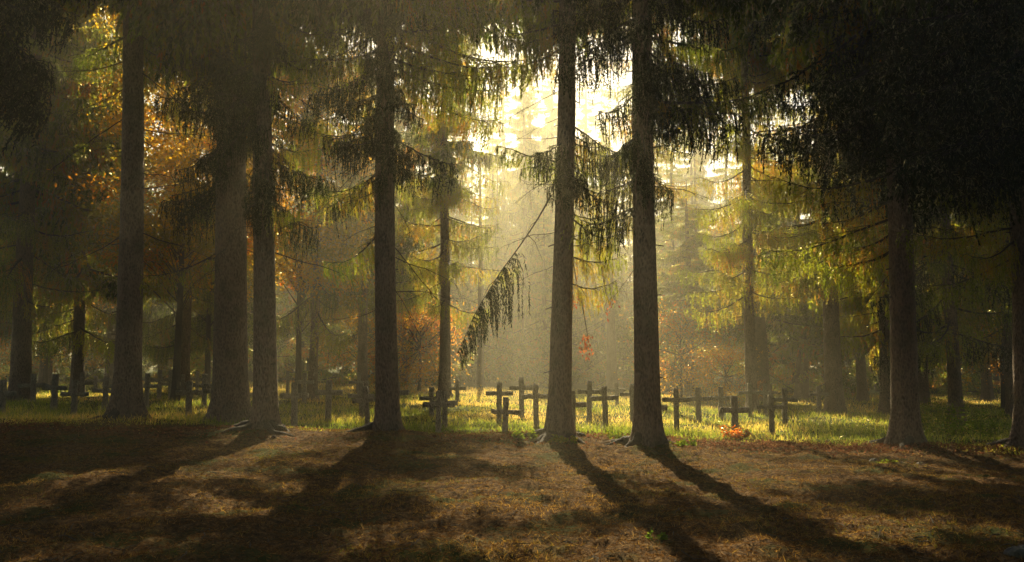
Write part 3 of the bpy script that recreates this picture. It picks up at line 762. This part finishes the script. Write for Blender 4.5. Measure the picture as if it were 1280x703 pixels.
# ------------------------------------------------------------------ crosses
def bar_mesh(name, sx, sy, sz, seed, wob=.006, z0=0., top_flare=0.):
    """rough hewn beam: a box with rounded edges, many rings, wobbling faces"""
    rn = np.random.default_rng(seed)
    b = MB()
    along_z = sz >= sx
    Ln = sz if along_z else sx
    k = 14; t = np.linspace(0, 1, k); t[0] = 0
    a, c = (sx, sy) if along_z else (sz, sy)
    ch = .18 * min(a, c)
    prof = np.array([[-a / 2 + ch, -c / 2], [a / 2 - ch, -c / 2], [a / 2, -c / 2 + ch], [a / 2, c / 2 - ch], [a / 2 - ch, c / 2], [-a / 2 + ch, c / 2], [-a / 2, c / 2 - ch], [-a / 2, -c / 2 + ch]])
    n = 8; rings = []
    for i, tt in enumerate(t):
        sc = .9 if i in (0, k - 1) else 1.
        w = 1 + top_flare * (2 * tt - 1) ** 2
        p = prof * sc * w + rn.normal(0, wob, prof.shape) * .6 + rn.normal(0, wob, (1, 2))
        pos = tt * Ln + (0 if i not in (0, k - 1) else rn.normal(0, .004))
        if along_z: rings.append(np.stack([p[:, 0], p[:, 1], np.full(n, z0 + pos)], 1))
        else: rings.append(np.stack([np.full(n, pos - Ln / 2), p[:, 1], z0 + p[:, 0]], 1))
    o = b.verts(np.array(rings)); i = np.arange(k - 1)[:, None] * n; j = np.arange(n)[None]
    q = np.stack([i + j, i + (j + 1) % n, i + n + (j + 1) % n, i + n + j], -1) + o
    if not along_z: q = q[..., ::-1]
    b.quads(q)
    for e, r in ((0, -1), (k - 1, 1)):
        cc = b.verts(rings[e].mean(0)); jj = np.arange(n); f = np.stack([np.full(n, cc), o + e * n + jj, o + e * n + (jj + 1) % n], -1)
        b.tris(f if (r > 0) == along_z else f[:, ::-1])
    return b.mesh(name, [M_WOOD], False)

CROSSES = [  # px, top row, px per metre, bar row, half bar px, lean deg, label
    (4, 475, 48, 492, 17, 0, 'cross cut by the left edge of the picture, in shade'),
    (43, 467, 40, 482, 17, 0, 'pale dim cross second from the left edge, rising out of brown grass'),
    (69, 468, 46, 485, 15, 0, 'dark tall cross third from the left edge, arms just above its neighbours'),
    (94, 475, 50, 493, 17, 0, 'dark cross lower and nearer than its neighbours, left of the bare left trunk'),
    (104, 465, 36, 479, 14, 0, 'small hazy cross rising right behind the lower dark cross at the left'),
    (120, 470, 31, 476, 12, 0, 'small far cross mid way between the lower dark cross and the bare left trunk'),
    (132, 472, 44, 489, 17, 1, 'dark cross just left of the bare left trunk, arm ending at the bark'),
    (149, 468, 40, 483, 13, 0, 'cross mostly hidden behind the bare left trunk, left arm showing'),
    (184, 467, 44, 483, 15, 0, 'cross touching the right side of the bare left trunk, thick dark arm'),
    (200, 463, 36, 475, 13, 0, 'tall slim cross, first clear one right of the bare left trunk'),
    (214, 463, 36, 480, 12, 0, 'slim cross with a pale lit top, second clear one right of the bare left trunk'),
    (229, 468, 34, 480, 12, 0, 'hazy cross right behind the left arm of the dark cross before the thick trunk'),
    (237, 476, 49, 491, 16, 0, 'dark sharp cross standing free between the bare left trunk and the thick trunk'),
    (247, 464, 30, 474, 10, 0, 'tiny faint cross above the right arm of the dark free standing cross at the left'),
    (256, 467, 42, 482, 14, 0, 'cross with a lit top just left of the thick trunk'),
    (273, 474, 48, 489, 17, 0, 'cross hidden behind the thick trunk with only its left arm out'),
    (322, 479, 50, 494, 16, 0, 'cross seen in the slit between the thick trunk and the slim one'),
    (360, 464, 31, 474, 10, 0, 'faint far cross just right of the slim left trunk'),
    (369, 478, 54, 495, 18, 0, 'large dark cross just right of the slim left trunk'),
    (381, 466, 36, 478, 12, 0, 'small hazy cross behind the right arm of the large dark cross by the slim trunk'),
    (411, 476, 50, 491, 17, 0, 'dark cross standing alone in front of red leaves, mid way to the straight dark trunk'),
    (449, 466, 33, 478, 12, 0, 'faint far cross left of the straight dark trunk, highest of three overlapping'),
    (452, 480, 46, 495, 16, 0, 'middle cross of three overlapping left of the straight dark trunk'),
    (461, 483, 56, 500, 17, -3, 'leaning cross nearest of three overlapping left of the straight dark trunk'),
    (496, 478, 46, 491, 15, 0, 'cross behind the straight dark trunk, right arm showing'),
    (548, 488, 57, 506, 20, 0, 'broad sunlit edged cross nearest right of the straight dark trunk, in green grass'),
    (556, 489, 52, 504, 16, 0, 'cross right behind the broad one, its post showing at the right'),
    (540, 484, 44, 498, 15, 0, 'hazy cross peeping out left of the broad cross'),
    (572, 476, 32, 486, 11, 0, 'very faint far cross right of the broad cross'),
    (631, 497, 57, 515, 18, 1, 'low cross nearest in the bright gap, left of the sunlit trunk'),
    (624, 478, 47, 492, 17, 0, 'taller pale cross right behind the low cross in the bright gap'),
    (652, 472, 42, 485, 15, 0, 'highest pale cross in the bright gap, between the low cross and the sunlit trunk'),
    (670, 481, 52, 496, 17, 0, 'tall pale cross touching the left side of the sunlit trunk'),
    (716, 488, 54, 506, 17, 0, 'cross half hidden by the right side of the sunlit trunk'),
    (736, 476, 44, 490, 15, 0, 'hazy cross just right of the sunlit trunk, behind the half hidden one'),
    (757, 483, 50, 498, 17, -2, 'pale cross standing free between the sunlit trunk and the dark shadow casting one'),
    (771, 478, 32, 488, 11, 0, 'very faint far cross right behind the pale free standing one'),
    (790, 480, 44, 493, 15, 0, 'cross at the left side of the shadow casting trunk, left arm out'),
    (817, 493, 54, 510, 17, 0, 'cross hidden behind the shadow casting trunk, tip of its right arm out'),
    (845, 485, 51, 500, 17, 0, 'pale cross standing free just right of the shadow casting trunk'),
    (873, 485, 43, 499, 14, 0, 'faint cross second to the right of the shadow casting trunk'),
    (901, 484, 41, 498, 14, 0, 'faint cross behind the left arm of the low green cross'),
    (918, 495, 54, 513, 18, 0, 'low greenish cross with a small flowering plant at its foot'),
    (937, 479, 39, 491, 14, 0, 'faint far cross just right of the low green cross'),
    (956, 480, 37, 491, 12, 0, 'faint far cross behind the left cross of the right hand pair'),
    (964, 493, 51, 509, 17, 0, 'left and lower cross of the overlapping pair at the right'),
    (980, 485, 45, 500, 16, 0, 'right and higher cross of the overlapping pair at the right'),
    (1023, 483, 35, 493, 12, 0, 'dim far cross standing alone left of the bare right trunk'),
]
for i, (px, top, k, bar, hb, lean, lab) in enumerate(CROSSES):
    D = FPX / k
    pt = at(px, top, D); zg = tz(pt.x, D) - .06
    H = max(.75, pt.z - zg); bz = max(.4, at(px, bar, D).z - zg)
    wd = RNG.uniform(.115, .145)
    root = empty('grave_cross', (pt.x, D, zg)); root.rotation_euler = (0, R(lean + RNG.normal(0, .7)), R(RNG.normal(0, 5)))
    tag(root, lab, 'grave cross', 'rough timber grave crosses')
    link('upright', bar_mesh('upright', wd, wd * .85, H, 100 + i, .004, 0, .08), root)
    link('crossbar', bar_mesh('crossbar', max(.5, 2 * hb / k), wd * .72, wd * RNG.uniform(.78, .9), 200 + i, .004, bz, .12), root)

# ------------------------------------------------------------------ small plants and stones
def herb(n, r, h, lw, tint):
    b = MB(); rn = RNG; B, T_ = [], []
    for i in range(n):
        a = rn.uniform(0, 6.28); rr = r * math.sqrt(rn.uniform(0, 1)); p = np.array([rr * math.cos(a), rr * math.sin(a), 0]); hh = h * rn.uniform(.4, 1)
        q = p + np.array([rn.normal(0, .3) * hh, rn.normal(0, .3) * hh, hh]); b.tube(np.array([p, (p + q) / 2, q]), [.004, .003, .002], 3, 0, False)
        for u in np.linspace(.35, 1, 5):
            c = p * (1 - u) + q * u; d = rn.normal(0, 1, (3, 3)); d[:, 2] = d[:, 2] * .3 + .15; d /= np.linalg.norm(d, axis=1)[:, None]
            B.append(np.repeat(c[None], 3, 0)); T_.append(c + d * lw * rn.uniform(.7, 1.4, (3, 1)))
    B = np.concatenate(B); b.blades(B, np.concatenate(T_), lw * .6, 1, np.clip(rn.normal(tint, .2, len(B)), 0, 1), True)
    return b
def plant(name, px, py, n, r, h, lw, tint, label, D=None, mats=None, cat='plant'):
    D = D or CAM_H * FPX / (py - HOR)
    x = (px - 640) / FPX * D
    o = link(name, herb(n, r, h, lw, tint).mesh(name, mats or [M_TWIG, M_HERB])); o.location = (x, D, tz(x, D)); tag(o, label, cat)
plant('flowering_plant', 918, 545, 40, .28, .3, .06, .9, 'small golden pink plant at the foot of the low greenish cross', 19.6, [M_TWIG, M_AUTUMN])
plant('seedling', 655, 552, 18, .22, .18, .07, .4, 'leafy seedling at the left of the sunlit trunk foot', 17.4)
plant('seedling', 703, 556, 16, .25, .16, .07, .5, 'leafy seedling in front of the sunlit trunk foot', 17.2)
plant('seedling', 775, 548, 18, .3, .2, .06, .4, 'bright leafy seedling left of the shadow casting trunk', 18.0)
plant('seedling', 848, 556, 16, .3, .14, .06, .4, 'low leafy seedling right of the shadow casting trunk foot', 17.2)
plant('seedling', 1105, 575, 14, .2, .12, .06, .5, 'leafy seedling among the stones before the bare right trunk', 15.2)
plant('seedling', 815, 672, 6, .10, .08, .035, .1, 'small sprout alone on the lit foreground soil', 8.0)
plant('sapling', 1197, 525, 60, .9, .75, .07, .35, 'yellow green sapling clump right of the bare right trunk', 21)
plant('sapling', 1165, 500, 60, .8, .9, .07, .6, 'low yellowish sapling clump behind, near the thin dark trunk', 25)
def stone(px, D, sx, sy, sz, seed, label):
    rn = np.random.default_rng(seed); b = MB()
    nu, nv = 16, 10; u = np.arange(nu) * 2 * np.pi / nu; v = np.linspace(0, np.pi, nv)
    dirs = np.stack([np.sin(v)[:, None] * np.cos(u)[None], np.sin(v)[:, None] * np.sin(u)[None], np.broadcast_to(np.cos(v)[:, None], (nv, nu))], -1)
    r = 1 + .5 * (fbm(dirs[..., 0] * 1.6 + seed, dirs[..., 1] * 1.6 + dirs[..., 2] * 1.3, seed) - .45)
    o_ = b.verts(dirs * r[..., None] * np.array([sx, sy, sz])); i = np.arange(nv - 1)[:, None] * nu; j = np.arange(nu)[None]
    b.quads(np.stack([i + j, i + nu + j, i + nu + (j + 1) % nu, i + (j + 1) % nu], -1) + o_)
    o = link('stone', b.mesh('stone', [M_STONE], True)); x = (px - 640) / FPX * D; o.location = (x, D, tz(x, D) + sz * .2); o.rotation_euler.z = rn.uniform(0, 6)
    tag(o, label, 'stone', 'stones on the forest floor')
stone(1118, 15.6, .17, .12, .08, 1, 'larger grey stone on the ground before the bare right trunk')
stone(1086, 15.9, .11, .09, .06, 2, 'small stone left of the larger grey one before the bare right trunk')
stone(1143, 15.3, .09, .08, .05, 3, 'small stone right of the larger grey one before the bare right trunk')
stone(1268, 7.3, .16, .12, .07, 4, 'mossy stone in the bottom right corner of the foreground')
stone(346, 16.9, .05, .05, .04, 5, 'little pale stone right of the foot of the slim left trunk')
stone(620, 16.6, .04, .04, .04, 6, 'little pale stone on the soil left of the sunlit trunk')

# red leaf sprays on the young spruce right of the sunlit trunk
def red_spray(px, py, D, n, w, h, label):
    rn = RNG; b = MB()
    top = at(px, py, D)
    B = np.stack([rn.normal(0, w * .35, n), rn.normal(0, w * .35, n), -np.abs(rn.normal(0, h * .5, n))], 1)
    d = rn.normal(0, .5, (n, 3)); d[:, 2] = -1; d /= np.linalg.norm(d, axis=1)[:, None]
    b.tube(np.array([[-.12, 0, .85], [0.02, 0, 0], [0, .02, -h * .6]]), [.008, .006, .003], 4, 0, False)
    b.blades(B, B + d * rn.uniform(.05, .1, (n, 1)), .04, 1, np.clip(rn.normal(.4, .3, n), 0, 1), True)
    o = link('red_leaf_spray', b.mesh('red_leaf_spray', [M_TWIG, M_RED]))
    return o, top

SPR = {}
for o_ in list(COL.objects):
    if o_.get('label', '').startswith('sunlit brown spruce'): SPR['young'] = o_
for (px, py, n, w, h) in ((733, 418, 70, .26, .5), (757, 372, 34, .3, .3), (722, 368, 30, .22, .3)):
    o_, p = red_spray(px, py, 17.8, n, w, h, '')
    o_.parent = SPR['young']; o_.location = p - SPR['young'].location
    o_['label'] = 'bright red dead spray hanging right of the sunlit trunk'

# ------------------------------------------------------------------ air
def box(name, lo, hi):
    b = MB(); (x0, y0, z0), (x1, y1, z1) = lo, hi
    b.verts([[x0, y0, z0], [x1, y0, z0], [x1, y1, z0], [x0, y1, z0], [x0, y0, z1], [x1, y0, z1], [x1, y1, z1], [x0, y1, z1]])
    b.quads([[0, 3, 2, 1], [4, 5, 6, 7], [0, 1, 5, 4], [1, 2, 6, 5], [2, 3, 7, 6], [3, 0, 4, 7]])
    return b
hm = bpy.data.materials.new('misty_air'); hm.use_nodes = True; hn = hm.node_tree.nodes; hn.clear()
pv = hn.new('ShaderNodeVolumePrincipled'); pv.inputs['Color'].default_value = (1.0, .92, .64, 1); pv.inputs['Density'].default_value = .0041; pv.inputs['Anisotropy'].default_value = .62
ho = hn.new('ShaderNodeOutputMaterial'); hm.node_tree.links.new(pv.outputs[0], ho.inputs['Volume'])
hz = link('haze', box('haze', (-310, -310, -2.2), (310, 330, 40)).mesh('haze', [hm])); hz['kind'] = 'stuff'; hz['label'] = 'warm morning mist filling the wood'; hz['category'] = 'mist'

# ------------------------------------------------------------------ light
SUN_EL, SUN_AZ = 33.0, -2.0
sd = Vector((math.sin(R(SUN_AZ)) * math.cos(R(SUN_EL)), math.cos(R(SUN_AZ)) * math.cos(R(SUN_EL)), math.sin(R(SUN_EL))))
ld = bpy.data.lights.new('sun', 'SUN'); ld.energy = 5.0; ld.angle = R(.5); ld.color = (1, .84, .54)
lo = bpy.data.objects.new('sun', ld); COL.objects.link(lo); lo.rotation_euler = sd.to_track_quat('Z', 'Y').to_euler(); lo.location = (0, 60, 60)
w = bpy.data.worlds.new('World'); SC.world = w; w.use_nodes = True
nt = w.node_tree; nt.nodes.clear()
sky = nt.nodes.new('ShaderNodeTexSky'); sky.sky_type = 'NISHITA'; sky.sun_disc = False
sky.sun_elevation = R(SUN_EL); sky.sun_rotation = R(SUN_AZ); sky.dust_density = .6; sky.ozone_density = .5; sky.air_density = 1
bg = nt.nodes.new('ShaderNodeBackground'); bg.inputs[1].default_value = .05
ow = nt.nodes.new('ShaderNodeOutputWorld'); nt.links.new(sky.outputs[0], bg.inputs[0]); nt.links.new(bg.outputs[0], ow.inputs[0])

# ------------------------------------------------------------------ render settings
vs = SC.view_settings; vs.view_transform = 'Standard'; vs.look = 'None'; vs.gamma = 1; vs.exposure = 1.35; vs.use_curve_mapping = False
SC.render.engine = 'CYCLES'
cy = SC.cycles
cy.use_denoising = True
try: cy.denoiser = 'OPENIMAGEDENOISE'
except Exception: pass
cy.use_adaptive_sampling = True; cy.adaptive_threshold = .008
cy.max_bounces = 5; cy.diffuse_bounces = 3; cy.glossy_bounces = 1; cy.transmission_bounces = 3; cy.volume_bounces = 0; cy.transparent_max_bounces = 4
cy.sample_clamp_indirect = 4
cy.caustics_reflective = False; cy.caustics_refractive = False
SC.render.threads_mode = 'AUTO'
